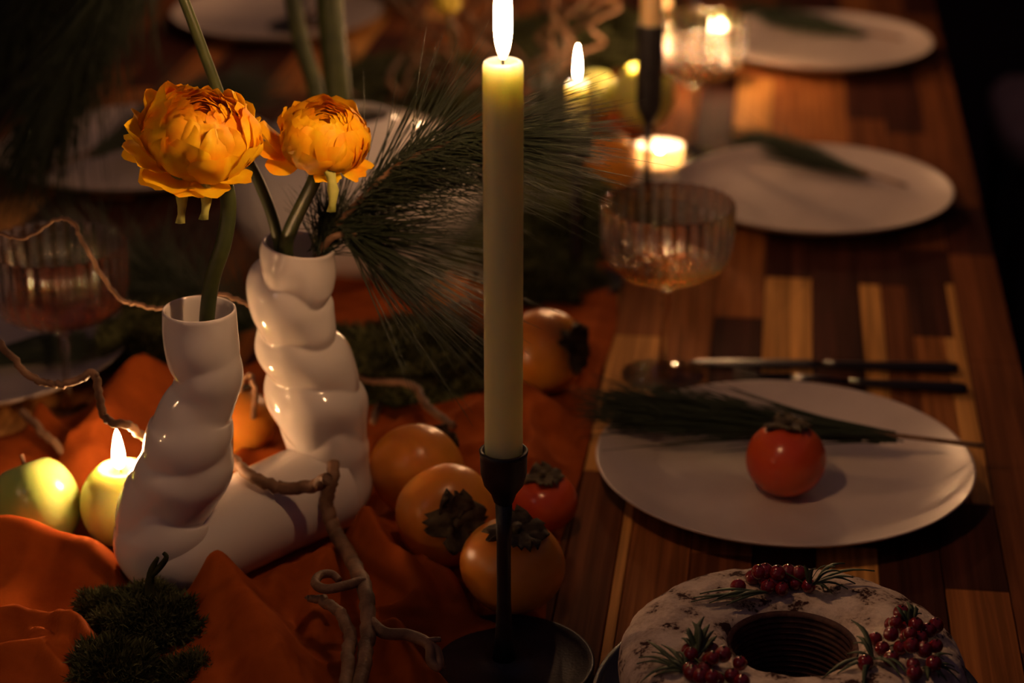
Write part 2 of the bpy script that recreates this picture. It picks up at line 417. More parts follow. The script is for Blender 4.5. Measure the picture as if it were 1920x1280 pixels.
# ---------------------------------------------------------------- coupe glasses
def coupe(loc, label, wine, sc=1.0):
    t = thing('coupe_glass', label, 'glass', loc, 'ribbed coupe glasses'); loc = Vector(loc)
    def fl(a, z, j): return 1+.03*cos(30*a)*(1 if z > .098 else max(0, (z-.085)/.013))
    outer = [(.0045, .075), (.008, .0795), (.024, .0865), (.040, .094), (.049, .103), (.0525, .115), (.0535, .130), (.0535, .1505), (.0532, .152)]
    inner = [(.0525, .1512), (.0519, .130), (.0509, .116), (.0474, .1048), (.039, .0965), (.024, .0895), (.008, .0835), (.0002, .0828)]
    part('bowl', lathe([(r*sc, z*sc) for r, z in outer+inner], 216, loc, fl), glass_m, t)
    st = [(.0002, .0), (.034, .0), (.0345, .0012), (.033, .0022), (.018, .0035), (.007, .007), (.0035, .014), (.0028, .03), (.0030, .055), (.0045, .066), (.0032, .070), (.0046, .0752), (.0002, .0765)]
    def fo(a, z, j): return 1+(.03*cos(16*a) if j in (1, 2, 3) else 0)
    part('stem', lathe([(r*sc, z*sc) for r, z in st], 64, loc, fo), glass_m, t)
    wl = [(.0002, .0832), (.008, .084), (.0236, .0899), (.0385, .0969), (.0455, .1035), (.046, .1042), (.0002, .1042)]
    part('wine', lathe([(r*sc, z*sc) for r, z in wl], 64, loc), wine, t)
    return t
g1 = onz(1243, 703); coupe(g1, 'ribbed coupe glass with amber drink behind the nearest right plate', wine_m)
g2 = onz(133, 792); coupe(g2, 'ribbed coupe glass with rose drink at the left edge', rose_m)
g3 = onz(1297, 290); coupe(g3, 'ribbed coupe glass glowing amber beside the farther right plates', wine_m)
g4 = onz(1330, 40); coupe(g4, 'ribbed coupe glass cut off by the top of the picture', wine_m)
# ---------------------------------------------------------------- candles
def flame(c, h, w, parent, lean=(0, 0)):
    prof = [(.3, .0), (.62, .05), (.88, .13), (1, .24), (.94, .42), (.78, .6), (.52, .8), (.25, .93), (.02, 1.0)]
    V, F = lathe([(max(q_.x, .012)*w, q_.y*h) for q_ in catmull([(r, z, 0) for r, z in prof], 3)], 12, (0, 0, 0))
    V = [Vector(c)+Vector((v.x+lean[0]*v.z*v.z/h, v.y+lean[1]*v.z*v.z/h, v.z)) for v in V]
    return part('flame', (V, F), flame_m, parent)
def candlestick(loc, cup_h, label, base_r=.049, cup_r=.0142, stem_r=.0045, zc=None):
    loc = Vector(loc)
    t = thing('candlestick', label, 'candlestick', loc, 'black metal candlesticks')
    part('base', lathe([(.0002, 0), (base_r*.96, 0), (base_r, .003), (base_r, .0065), (base_r*.97, .007), (base_r*.93, .0045), (.02, .0042), (.008, .006), (.0062, .012), (.0002, .012)], 72, loc), black_metal, t)
    z0 = cup_h-.033 if zc is None else zc
    part('stem', lathe([(.0002, .008), (.0075, .008), (.0058, .02), (stem_r, .05), (stem_r, z0-.03), (stem_r+.0008, z0-.004), (.0002, z0-.003)], 20, loc), black_metal, t)
    part('cup', lathe([(.0002, z0-.004), (.006, z0-.002), (.008, z0+.004), (cup_r*.86, z0+.010), (cup_r, z0+.018), (cup_r*1.02, cup_h-.003), (cup_r*1.06, cup_h-.0005), (cup_r*1.02, cup_h), (cup_r*.9, cup_h),
                        (cup_r*.88, cup_h-.015), (.0002, cup_h-.019)], 40, loc), black_metal, t)
    return t
def taper(loc, z0, z1, r, label, wax, fh=.045, lean=(0, 0), group='taper candles', fwd=.0052):
    loc = Vector(loc); t = thing('taper_candle', label, 'candle', loc+Vector((0, 0, z0)), group)
    pr = [(.0002, z0), (r*.98, z0), (r, z0+.002)]
    for k in range(1, 25): pr.append((r*(1-.01*(k % 2))*(1+.0), z0+.002+(z1-z0-.008)*k/24))
    pr += [(r*.99, z1-.003), (r*.93, z1-.0008), (r*.84, z1), (r*.7, z1-.0012), (r*.45, z1-.0022), (.0002, z1-.0026)]
    part('wax', lathe(pr, 48, loc), wax, t)
    c = loc+Vector((0, 0, z1-.003))
    part('wick', tube([c, c+Vector((0, 0, .006)), c+Vector((-.0006, 0, .012))], [.0009, .0009, .0006], 6), wick_m, t)
    flame(c+Vector((0, 0, .004)), fh, fwd, t, lean)
    return t
CB = onz(945, 1253)
candlestick(CB, .154, 'black metal candlestick in front, holding the tall green taper', .0575)
taper(CB, .140, .397, .0117, 'tall pale green taper candle burning in the front black candlestick', green_wax, .078)
B2 = onz(1078, 536); candlestick(B2, .15, 'black metal candlestick standing behind the green taper', .044)
taper(B2, .137, aty(1072, 152, B2.y).z-TZ, .0105, 'short burning taper stub seen through the pine needles', green_wax, .032, fwd=.0028)
B3 = onz(1211, 405); z3 = aty(1211, 45, B3.y).z-TZ; candlestick(B3, z3, 'tall thin black candlestick behind the near right coupe glass', .045, .0128, .0032, aty(1211, 225, B3.y).z-TZ)
taper(B3, z3-.012, z3+.15, .0110, 'cream taper candle in the thin candlestick behind the near coupe glass', cream_wax, .045)
for k, (x, y, zt, lab) in enumerate(((-.30, 2.75, .38, 'lit cream taper candle in a brass holder far down the table, left of the middle'), (aty(1242, 15, 2.62).x, 2.62, aty(1242, 42, 2.62).z-TZ, 'lit cream taper candle in a brass holder far down the table, near the middle'), (-.42, 3.5, .40, 'lit cream taper candle in the farthest brass holder'), (-.62, 2.72, .30, 'lit cream taper candle in a brass holder beside the far left plate'),
    (onz(1300, 86).x, onz(1300, 86).y, .30, 'lit cream taper candle added right behind the far coupe glass to make it glow'), (-.74, 1.02, .24, 'lit cream taper candle left of the green apple, outside the picture'),  # taper behind the far coupe is added so its drink glows
    (-.66, .78, .26, 'lit cream taper candle near the front left table corner'))):
    candlestick((x, y, TZ), .12, 'black metal candlestick under '+('the leftmost candle', 'the middle candle', 'the farthest candle', 'the candle beside the far left plate', 'the candle added behind the far coupe glass', 'the candle left of the apple', 'the candle near the front left corner', 'the candle at the near end')[k], .045)
    taper((x, y, TZ), .107, zt, .011, lab.replace('brass', 'black'), cream_wax, .045 if y > 1.5 else .021, fwd=.0052 if y > 1.5 else .0027)
def ball_candle(px, py, r, label, fl=True, sq=1.12):
    c = onz(px, py, r*sq*.98+.004); base = Vector((c.x, c.y, TZ+.004)); flats.append((c.x, c.y, r*.8))
    t = thing('ball_candle', label, 'candle', base, 'round lime green candles')
    pr = []
    for k in range(25):
        a = -pi/2+(pi/2+.98)*k/24
        pr.append((max(.0002, r*cos(a)), r*sq*(1+sin(a)*.98)))
    zt = pr[-1][1]; rr = pr[-1][0]
    pr += [(rr*.93, zt+.0012), (rr*.8, zt+.0004), (rr*.5, zt-.0022), (.0002, zt-.003)]
    part('wax', lathe(pr, 48, base), lime_wax, t)
    if fl:
        w0 = base+Vector((0, 0, zt-.003))
        part('wick', tube([w0, w0+Vector((-.001, 0, .005)), w0+Vector((-.002, 0, .008))], [.0008, .0008, .0005], 6), wick_m, t)
        flame(w0+Vector((-.001, 0, .003)), .030, .0045, t)
    return t
ball_candle(232, 946, .030, 'lit lime green ball candle half hidden by the twisted white vase')
ball_candle(1118, 178, .026, 'unlit ball candle seen through the pine needles, left of the thin candlestick', False)
ball_candle(1208, 180, .035, 'ball candle passing behind the thin candlestick in the background', True)
ball_candle(1352, 108, .021, 'small lit ball candle added behind the far coupe glass to light its drink')  # added candle: its flame lights the far drink from behind
# green apple
def fruit(base, rx, rz, axis, mats, name, label, cat, group=None, calyx=True, lobes=4, dimple=.12, stem=False, pull=0.):
    base = Vector(base); t = thing(name, label, cat, base, group)
    c = base+Vector((0, 0, max(rz, rx)*.0+rz*.98 if abs(Vector(axis).normalized().z) > .8 else rx*.96))
    q = Vector((0, 0, 1)).rotation_difference(Vector(axis).normalized())
    V, F = [], []; n, m = 40, 28
    for j in range(m+1):
        ph = pi*j/m
        for i in range(n):
            a = 2*pi*i/n
            sx = abs(sin(ph)); r = rx*(sx**.92)*(1+.018*cos(lobes*a)*sx)
            z = rz*cos(ph)*(1-dimple*exp(-(sx/.35)**2)) if j < m/2 else rz*cos(ph)*(1-.06*exp(-(sx/.4)**2))
            V.append(c+q@Vector((r*cos(a), r*sin(a), z)))
    for j in range(m):
        for i in range(n):
            k = (i+1) % n; F.append((j*n+i, j*n+k, (j+1)*n+k, (j+1)*n+i))
    part('flesh', (V, F), mats, t)
    if calyx:
        for k in range(4):
            V, F = [], []; a0 = k*pi/2+.4; NU, NV = 6, 6
            for v in range(NV+1):
                for u in range(NU+1):
                    s = v/NV; w = 1.0*sin(pi*min(1, .30+s*.62))**.8*(1+.25*sin(k*2+9*s)); aa = a0+(u/NU-.5)*2*w
                    rr = rx*(.06+.54*s*(1+.14*sin(u*2.6+k*1.3))); zz = rz*sqrt(max(.02, 1-(rr/rx)**2))*(1-dimple*exp(-((rr/rx)/.35)**2))
                    cur = .06*rx*sin(u*1.7+k*2)+.05*rx*sin(u*3.1+s*7+k)+.17*rx*s*s*(1 if k % 2 else .4)
                    V.append(c+q@Vector((rr*cos(aa), rr*sin(aa), zz+.0012+cur*s)))
            for v in range(NV):
                for u in range(NU):
                    i = v*(NU+1)+u; F.append((i, i+1, i+NU+2, i+NU+1))
            o = part('calyx_lobe', (V, F), calyx_m, t)
            sm = o.modifiers.new('thick', 'SOLIDIFY'); sm.thickness = .0008
        tp = c+q@Vector((0, 0, rz*.86)); ax = q@Vector((0, 0, 1))
        part('stem_stub', tube([tp, tp+ax*rx*.16, tp+ax*rx*.24], [rx*.09, rx*.08, rx*.1], 8), calyx_m, t)
    if stem:
        tp = c+q@Vector((0, 0, rz*.75)); ax = q@Vector((.1, 0, 1))
        part('stem', tube([tp, tp+ax*rx*.35], [.0012, .0016], 6), twig_m, t)
    return t
ap = onz(72, 948, .034); flats.append((ap.x, ap.y, .024))
fruit((ap.x, ap.y, TZ+.004), .0292, .0335, (-.42, .35, .9), apple_m, 'green_apple', 'pale green apple at the left edge beside the lit ball candle', 'apple', None, False, 5, .35, True)
# ---------------------------------------------------------------- persimmons
PG = 'orange persimmons along the runner'
def pers(px, py, rx, rz, axis, label, m=pers_m, lift=.005, group=PG):
    ax = Vector(axis).normalized(); hz = rz if abs(ax.z) > .8 else rx
    c = onz(px, py, hz+lift); flats.append((c.x, c.y, rx*.75))
    return fruit((c.x, c.y, TZ+lift), rx, rz, axis, m, 'persimmon', label, 'persimmon', group)
pers(961, 1057, .0345, .030, (.12, -.18, 1), 'round orange persimmon right behind the front candlestick stem')
pers(838, 962, .0355, .030, (.35, -.85, .28), 'orange persimmon lying on its side, dark leafy cap facing the viewer')
pers(782, 878, .0345, .031, (.3, .9, .25), 'large orange persimmon against the vase, its cap turned away')
pers(1018, 938, .0245, .021, (0, -.1, 1), 'small red orange persimmon right of the candlestick cup', pers_red)
pers(440, 792, .0300, .027, (-.2, .3, 1), 'glowing orange persimmon peeping out behind the twisted vase arm')
pers(1022, 655, .0350, .031, (.9, -.4, .3), 'orange persimmon behind the lower half of the green taper')
pers(1128, 305, .0370, .033, (.1, .2, 1), 'brightly lit persimmon far behind the pine needles')
pers(872, 575, .0350, .031, (.3, .2, 1), 'dim persimmon left of the green taper behind the drooping needles')
p = onz(1474, 852, .035)
fruit((p.x, p.y, TZ+.0045), .0290, .0275, (0, .12, 1), pers_red, 'persimmon', 'small red persimmon alone on the nearest dinner plate', 'persimmon')
# ---------------------------------------------------------------- U-shaped vase with twisted arms
def u_vase():
    # silhouette stations (left px, right px, py) of the two arms
    Ya, Yb = onz(310, 1030, .035).y, onz(640, 905, .035).y
    La = [(301, 446, 583), (303, 449, 620), (312, 456, 665), (318, 458, 700), (316, 446, 735), (296, 438, 768), (280, 446, 805), (262, 442, 840), (250, 434, 880), (242, 416, 915), (222, 402, 945), (211, 402, 985), (211, 398, 1020)]
    Ra = [(488, 631, 462), (480, 630, 495), (466, 628, 530), (464, 627, 565), (474, 628, 600), (478, 640, 635), (486, 655, 670), (494, 672, 705), (500, 688, 740), (514, 692, 775), (530, 694, 810), (542, 697, 850), (562, 698, 890)]
    def stations(T, Y):
        out = []
        for l, r, y in T:
            c = aty((l+r)/2, y, Y); out.append((c, (r-l)/2*mpp(c)))
        return out
    A = stations(La, Ya); B = stations(Ra, Yb)
    a_end = A[-1][0].copy(); b_end = B[-1][0].copy()
    low_a = Vector((a_end.x+.012, Ya+.004, TZ+.034)); low_b = Vector((b_end.x-.004, Yb-.002, TZ+.036))
    path = [s[0] for s in A]+[low_a, low_a.lerp(low_b, .25)+Vector((0, 0, -.0005)), low_a.lerp(low_b, .5), low_a.lerp(low_b, .78), low_b]+[s[0] for s in reversed(B)]
    rad = [s[1]*.96 for s in A]+[.0335, .0335, .0335, .034, .034]+[s[1]*.965 for s in reversed(B)]
    rad = [min(r, .0345) if 10 < i < 22 else r for i, r in enumerate(rad)]
    P = []; R = []; n = 9
    for i in range(len(path)-1):
        r0 = rad[max(i-1, 0)]; r1 = rad[i]; r2 = rad[i+1]; r3 = rad[min(i+2, len(path)-1)]
        for k in range(n):
            t = k/n; R.append(.5*(2*r1+(r2-r0)*t+(2*r0-5*r1+4*r2-r3)*t*t+(3*r1-r0-3*r2+r3)*t**3))
    R.append(rad[-1]); P = catmull(path, n)
    for _ in range(3):
        P = [P[0]]+[(P[i-1]+P[i]*2+P[i+1])/4 for i in range(1, len(P)-1)]+[P[-1]]
    m = len(P); ia = 12*n; ib = m-1-12*n; NS = 72
    s = [0]
    for i in range(1, m): s.append(s[-1]+(P[i]-P[i-1]).length)
    V = []
    nrm = Vector((1, 0, 0)); t = (P[1]-P[0]).normalized()
    nrm = (nrm-t*nrm.dot(t)).normalized()
    for i in range(m):
        t2 = (P[min(i+1, m-1)]-P[max(i-1, 0)]).normalized()
        nrm = t.rotation_difference(t2)@nrm; nrm = (nrm-t2*nrm.dot(t2)).normalized(); t = t2; b = t.cross(nrm)
        if i <= ia: f = min(1, i/(2.2*n))*min(1, (ia-i)/(1.5*n)+.15); d = s[i]; pitch = .052; amp = .075; ex = 1.1
        elif i >= ib: f = min(1, (m-1-i)/(1.2*n))*min(1, (i-ib)/(4.5*n)); d = s[-1]-s[i]; pitch = .0385; amp = .13; ex = .8
        else: f = 0; d = 0; pitch = 1; amp = 0; ex = 1
        for k in range(NS):
            a = 2*pi*k/NS
            dirv = nrm*cos(a)+b*sin(a)
            aw = math.atan2(dirv.y, dirv.x)
            ph = 2*pi*d/pitch+aw*(1 if i <= ia else -1)+(2.2 if i <= ia else .6)
            ph += 2.6*noise.noise(P[i]*17+dirv*.9); w = abs(sin(ph/2))**ex           # rounded lumps with sharp valleys, one turn per pitch
            r = R[i]*(1+f*amp*(w-.62)*1.5+f*.05*noise.noise((P[i]+dirv*.03)*28))
            V.append(P[i]+dirv*r)
    F = []
    for i in range(m-1):
        for k in range(NS): l = (k+1) % NS; F.append((i*NS+k, i*NS+l, (i+1)*NS+l, (i+1)*NS+k))
    # rims and inner walls
    def inner(i0, step, flip):
        base = [V[i0*NS+k] for k in range(NS)]; cc = P[i0]; tt = (P[i0+step*3]-P[i0]).normalized()
        prev = [i0*NS+k for k in range(NS)]
        for sc, dp in ((.985, -.0015), (.95, -.0022), (.90, -.0012), (.875, .003), (.86, .02), (.84, .045), (.3, .05), (.01, .05)):
            cur = []
            for k in range(NS): cur.append(len(V)); V.append(cc+tt*dp+(base[k]-cc)*sc)
            for k in range(NS):
                l = (k+1) % NS; q = (prev[k], prev[l], cur[l], cur[k]); F.append(q if flip else q[::-1])
            prev = cur
    inner(0, 1, False); inner(m-1, -1, True)
    zmin = min(v.z for v in V)
    base = (low_a+low_b)/2; base.z = TZ
    o = whole('vase', (V, F), ceramic, base, 'glossy white U shaped vase with two twisted arms holding orange flowers', 'vase')
    ss = o.modifiers.new('sub', 'SUBSURF'); ss.levels = 1; ss.render_levels = 1
    for k in range(9):
        q = low_a.lerp(low_b, k/8); flats.append((q.x, q.y, .03))
    return A, B, Ya, Yb
VA, VB, Ya, Yb = u_vase()
# ---------------------------------------------------------------- ranunculus
def ranunculus(c, R, axis, stem_px, label, seed, flares, rad0, face=0., extra=None):
    rnd = random.Random(seed); c = Vector(c); t = thing('ranunculus', label, 'flower', stem_px[-1], 'orange ranunculus in the vase')
    q = Vector((0, 0, 1)).rotation_difference(Vector(axis).normalized())
    def petal(Rl, ph0, ph1, a0, wid, flare=0, kz=.80, ruf=.03, lift=0., nu=9, nv=9, droop=0.):
        V, F = [], []; o1, o2, o3 = rnd.random()*9, rnd.random()*9, rnd.random()*9
        for v in range(nv+1):
            s = v/nv; ph = ph0+(ph1-ph0)*s
            w = wid*(.35+.65*sin(pi*.5*min(1, s*1.5)))
            tipc = 1
            for u in range(nu+1):
                x = u/nu*2-1
                sr = s - .20*s*s*abs(x)**4                 # rounded tip
                phx = ph0+(ph1-ph0)*sr
                a = a0+x*w*(1-.25*max(0, s-.75)*4*abs(x)*.5)
                rr = Rl*(1+flare*sr*sr+ruf*(sin(x*5+o1)*.5+noise.noise(Vector((x*2+o1, s*2.5+o2, o3)))*1.6)*(.3+sr))
                p = Vector((sin(phx)*cos(a)*rr, sin(phx)*sin(a)*rr, cos(phx)*rr*kz+lift*Rl-droop*Rl*sr*sr))
                V.append(c+q@p)
        for v in range(nv):
            for u in range(nu):
                i = v*(nu+1)+u; F.append((i, i+1, i+nu+2, i+nu+1))
        part('petal', (V, F), petal_m, t)
    nl = 13
    for k in range(nl):
        f = k/(nl-1); Rl = R*(.22+.66*f); np_ = 3+int(4*f)
        tip = .30+.44*f
        for j in range(np_):
            petal(Rl*(1+.03*rnd.uniform(-1, 1)), 2.75, tip+rnd.uniform(-.06, .08), k*2.4+j*2*pi/np_+rnd.uniform(-.2, .2), (2.6/np_+.18), 0, .80, .02+.035*f, (R*(.545-.09*(1-f))-Rl*.8*cos(tip))/Rl)
    for j in range(11):
        petal(R*rnd.uniform(.88, .93), 2.7, rnd.uniform(.8, 1.35), j*2*pi/11*2.1+rnd.random(), .66, rnd.uniform(.01, .12), .79, .10)
    for (a, ph, wid, fl, dr) in flares:
        petal(R*.85, 2.6, ph, a, wid, fl, .72, .075, -.02, droop=dr)
    # sepals hanging under the bloom
    ax = q@Vector((0, 0, 1))
    for px, py, L in (extra or []):
        p0 = c-ax*R*.55+Vector(((px-0)*mpp(c), -.01, 0)); p0 = p0-Vector((0, .016, 0)); p1 = p0+Vector((.004*rnd.uniform(-1, 1), -.004, -L))
        V, F = [], []; side = rt
        for v in range(7):
            s = v/6; w = .0042*(1-.35*s)*(.6+.4*cos(6*s)**2); cc = p0.lerp(p1, s)+Vector((.002*sin(3*s), -.004*s*s, 0))
            for u in (-1, -.3, .3, 1): V.append(cc+side*w*u+Vector((0, .0012*(u*u), 0)))
        for v in range(6):
            for u in range(3): i = v*4+u; F.append((i, i+1, i+5, i+4))
        o = part('sepal', (V, F), sepal_m, t); o.modifiers.new('t', 'SOLIDIFY').thickness = .0008
    part('stem', tube(catmull(stem_px, 8), rad0, 12), stem_m, t)
    return t
FY = Ya+.0
fc = aty(376, 250, FY)
st = [fc+Vector((.006, .006, -.018)), aty(424, 352, FY+.004), aty(428, 400, FY+.004), aty(418, 460, FY), aty(399, 520, FY), aty(389, 585, FY), aty(386, 660, FY)]
camd = Vector((0, -1, 0))
ranunculus(fc, .0375, (.26, -.26, .93), st, 'large orange ranunculus bending on a thick stem in the left vase arm', 3,
           [(-2.9, 1.35, .5, .42, .1), (2.9, 1.15, .42, .30, .0), (-2.45, 1.55, .5, .48, .25), (3.35, 1.75, .45, .45, .35), (-1.9, 1.75, .5, .38, .35), (-1.5, 1.8, .45, .3, .4), (-1.05, 1.75, .42, .3, .35),
            (-.5, 1.6, .4, .28, .3), (-.1, 1.3, .35, .2, .1), (2.4, 1.0, .4, .22, -.05), (-2.2, 1.9, .4, .3, .5)], [.0046, .0050, .0050, .0052, .0050, .0050, .0048],
           extra=[(-16, 0, .030), (34, 0, .027)])
F2 = Yb-.045
fc2 = aty(608, 256, F2)
st2 = [fc2+Vector((-.006, .004, -.018)), aty(590, 335, F2), aty(566, 385, F2+.015), aty(545, 430, F2+.03), aty(536, 470, Yb-.01), aty(548, 560, Yb)]
ranunculus(fc2, .0305, (.22, -.32, .9), st2, 'smaller orange ranunculus leaning right from the rear vase arm', 11,
           [(-2.9, 1.35, .36, .65, .1), (3.1, 1.05, .38, .28, -.05), (-2.5, 1.75, .42, .5, .45), (-2.75, 1.6, .3, .6, .3), (-.4, 1.75, .34, .3, .35), (-1.2, 1.8, .4, .2, .3), (-.1, 1.7, .25, .3, .35)], [.0042, .0046, .0048, .005, .005, .005],
           extra=[(30, 0, .026)])
# third stem, its bloom above the picture
st3 = [aty(250, -260, Yb-.03), aty(300, -110, Yb-.03), aty(345, 0, Yb-.03), aty(392, 125, Yb-.025), aty(440, 250, Yb-.02), aty(487, 345, Yb-.015), aty(517, 430, Yb-.012), aty(535, 540, Yb)]
ranunculus(st3[0]+Vector((-.006, 0, .012)), .030, (-.3, -.2, .9), st3, 'orange ranunculus whose long thin stem leaves the top of the picture', 21, [(-2, 1.5, .4, .3, .1), (0, 1.5, .4, .3, .1)], [.0032, .0032, .0034, .0036, .0036, .0038, .0038, .004])
# ---------------------------------------------------------------- pine branch in the vase
def pine_branch():
    k0 = aty(600, 470, Yb)
    t = thing('pine_branch', 'long needled pine branch fanning out of the rear vase arm past the green taper', 'pine branch', k0)
    k1 = aty(622, 436, Yb+.005); k2 = aty(690, 360, Yb-.0); k3 = aty(760, 300, Yb-.005); k4 = aty(860, 262, Yb-.01)
    part('twig', tube(catmull([aty(592, 520, Yb), k0, k1, k2, k3, k4], 6), [.003, .003, .0028, .0022, .0016, .001], 8), twig_m, t)
    kb = aty(650, 438, Yb)
    part('twig', tube(catmull([k0, aty(622, 446, Yb-.003), kb, aty(668, 440, Yb-.005)], 5), [.0028, .0024, .0014], 8), twig_m, t)
    V, F = [], []
    def fan(p, tx, ty, n, L, sp, sagz, ys=.05):     # needles from p towards the direction of pixel vector (tx,ty)
        for _ in range(n):
            a = math.atan2(ty, tx)+random.gauss(0, sp)
            d = rt*cos(a)+up*(-sin(a))+fw*random.gauss(0, .22)
            needle(V, F, p+jit(.0025), d, L*random.uniform(.6, 1.1), Vector((random.gauss(0, .05), random.gauss(0, .05), -sagz*random.uniform(.4, 1.5))), .0004, 6)
    # drooping lower bunch
    fan(kb, 300, 40, 75, .105, .12, .02); fan(kb, 260, 150, 80, .125, .14, .03); fan(kb, 240, 215, 70, .142, .12, .02); fan(kb, 160, 230, 14, .12, .12, .02); fan(kb, 300, -20, 30, .1, .1, .0)
    # upper arching tuft
    for i in range(46):
        s = i/45; p = (k1.lerp(k2, s*3) if s < .33 else k2.lerp(k3, (s-.33)*3) if s < .66 else k3.lerp(k4, min(1, (s-.66)*3)))
        fan(p, 300, -110+130*s, 13, .088+.04*s, .30-.10*s, .05)
    fan(k2, 120, -210, 34, .10, .22, .0); fan(k3, 140, -160, 40, .10, .25, .02); fan(k3, 300, -90, 50, .12, .2, .06)
    fan(k4, 300, -60, 120, .105, .16, .09); fan(k4, 300, 5, 130, .10, .13, .04); fan(k4, 280, 50, 45, .09, .15, .02)
    fan(k1, -70, -200, 16, .06, .2, .0); fan(k1, 40, -200, 24, .07, .25, .0); fan(k1, -10, -100, 60, .035, .5, 0)
    fan(k0, 60, -120, 160, .05, .5, 0)
    o = part('needles', (V, F), needle_m, t); o['kind'] = 'stuff'
pine_branch()
def pine_bough(root, tips, label, n=1500, L=.13):
    t = thing('pine_bough', label, 'pine bough', root)
    part('branch', tube(catmull([root]+tips, 6), [.006, .004, .002], 8), twig_m, t)
    V, F = [], []; P = catmull([root]+tips, 12)
    for _ in range(n):
        i = random.randrange(2, len(P)); d = (P[i]-P[i-1]).normalized()
        needle(V, F, P[i], d+jit(.22)+Vector((0, 0, -.15)), L*random.uniform(.6, 1), jit(.05)+Vector((0, 0, -.12)), .0009, 4)
    o = part('needles', (V, F), needle_m, t); o['kind'] = 'stuff'
pine_bough(aty(330, -260, 1.75), [aty(240, -90, 1.75), aty(170, 40, 1.75), aty(105, 160, 1.75)], 'dark hanging pine bough blurred at the upper left', 1400)
pine_bough(aty(250, -300, 1.95), [aty(120, -120, 1.95), aty(40, -20, 1.95), aty(-30, 60, 1.95)], 'dark pine bough at the top left corner behind the hanging one', 1200)
# ---------------------------------------------------------------- curly willow branches
def willow(pts, radii, label, group='curly willow twigs on the runner', side=None):
    P = catmull(pts, 8); ridx = []
    P = [P[i]+jit(.0005) if 0 < i < len(P)-1 else P[i] for i in range(len(P))]
    t = thing('willow_branch', label, 'twig', P[0], group)
    part('stem', tube(P, radii, 10), twig_m, t)
    for sp, sr in (side or []): part('side_shoot', tube(catmull(sp, 7), sr, 8), twig_m, t)
    return t
y1 = Ya+.10
willow([aty(-60, 415, y1), aty(0, 437, y1), aty(48, 446, y1), aty(100, 413, y1), aty(135, 416, y1), aty(165, 470, y1), aty(220, 556, y1), aty(260, 570, y1), aty(310, 576, y1), aty(400, 552, y1), aty(455, 565, y1), aty(480, 585, y1+.01)],
       [.0011, .0013, .0017, .0015, .0018], 'thin curly twig rising in front of the left coupe glass to the vase rim')
y2 = Ya+.02
willow([aty(-70, 600, y2), aty(0, 644, y2), aty(45, 695, y2), aty(85, 718, y2), aty(135, 716, y2), aty(176, 700, y2), aty(186, 745, y2), aty(200, 787, y2), aty(240, 797, y2), aty(270, 820, y2+.04), aty(340, 850, y2+.07), aty(430, 858, y2+.05), aty(470, 892, y2+.02), aty(530, 914, y2+.02), aty(585, 912, y2+.015), aty(614, 898, y2+.01)],
       [.0022, .0026, .0027, .0028, .0034, .0043, .0046], 'dark curly twig passing above the lit ball candle and behind the vase arm')
y3 = Yb-.05
q = [aty(626, 866, y3+.01), aty(622, 900, y3), aty(612, 950, y3-.005), aty(632, 1000, y3-.015), aty(660, 1050, y3-.045), onz(682, 1100, .052), onz(690, 1160, .048), onz(684, 1230, .042), onz(664, 1330, .034)]
willow(q, [.0042, .0048, .0052, .0052, .005, .0048, .0045], 'thick curly willow branch hanging down the front of the white vase',
       side=[([q[5], onz(678, 1090, .056), onz(650, 1097, .058), onz(612, 1104, .058), onz(591, 1094, .056), onz(600, 1078, .054), onz(622, 1076, .052), onz(636, 1088, .05)], [.0036, .0032, .003, .0024]),
             ([q[6], onz(720, 1186, .046), onz(765, 1190, .046), onz(804, 1208, .044), onz(808, 1238, .038), onz(824, 1250, .036), onz(820, 1218, .042), onz(802, 1202, .046), onz(826, 1198, .046)], [.004, .0038, .0033, .0024, .0016])])
willow([onz(576, 1122, .046), onz(606, 1126, .047), onz(638, 1150, .046), onz(656, 1190, .044), onz(654, 1240, .042), onz(640, 1330, .036)], [.002, .0034, .004, .0042, .004], 'short dark twig curving below the curled willow shoot')
y5 = 1.62
willow([onz(700, 790, .02), aty(722, 715, y5), aty(735, 650, y5), aty(775, 610, y5), aty(830, 580, y5), aty(880, 560, y5+.02)], [.003, .0034, .003, .0022], 'blurred curved twig behind the pine needles beside the vase')
willow([onz(850, 800, .03), onz(800, 760, .035), onz(770, 720, .04), onz(700, 715, .03), onz(650, 700, .03)], [.003, .003, .002], 'blurred twig lying on the dark moss behind the vase')
willow([onz(470, 810, .02), aty(478, 740, Yb+.05), aty(470, 705, Yb+.05), aty(455, 712, Yb+.05), aty(450, 735, Yb+.05)], [.0025, .002, .0015], 'small curled twig between the two vase arms')
willow([onz(40, 770, .03), onz(80, 810, .03), onz(130, 860, .02)], [.003, .0035, .003], 'reddish blurred twig behind the green apple')
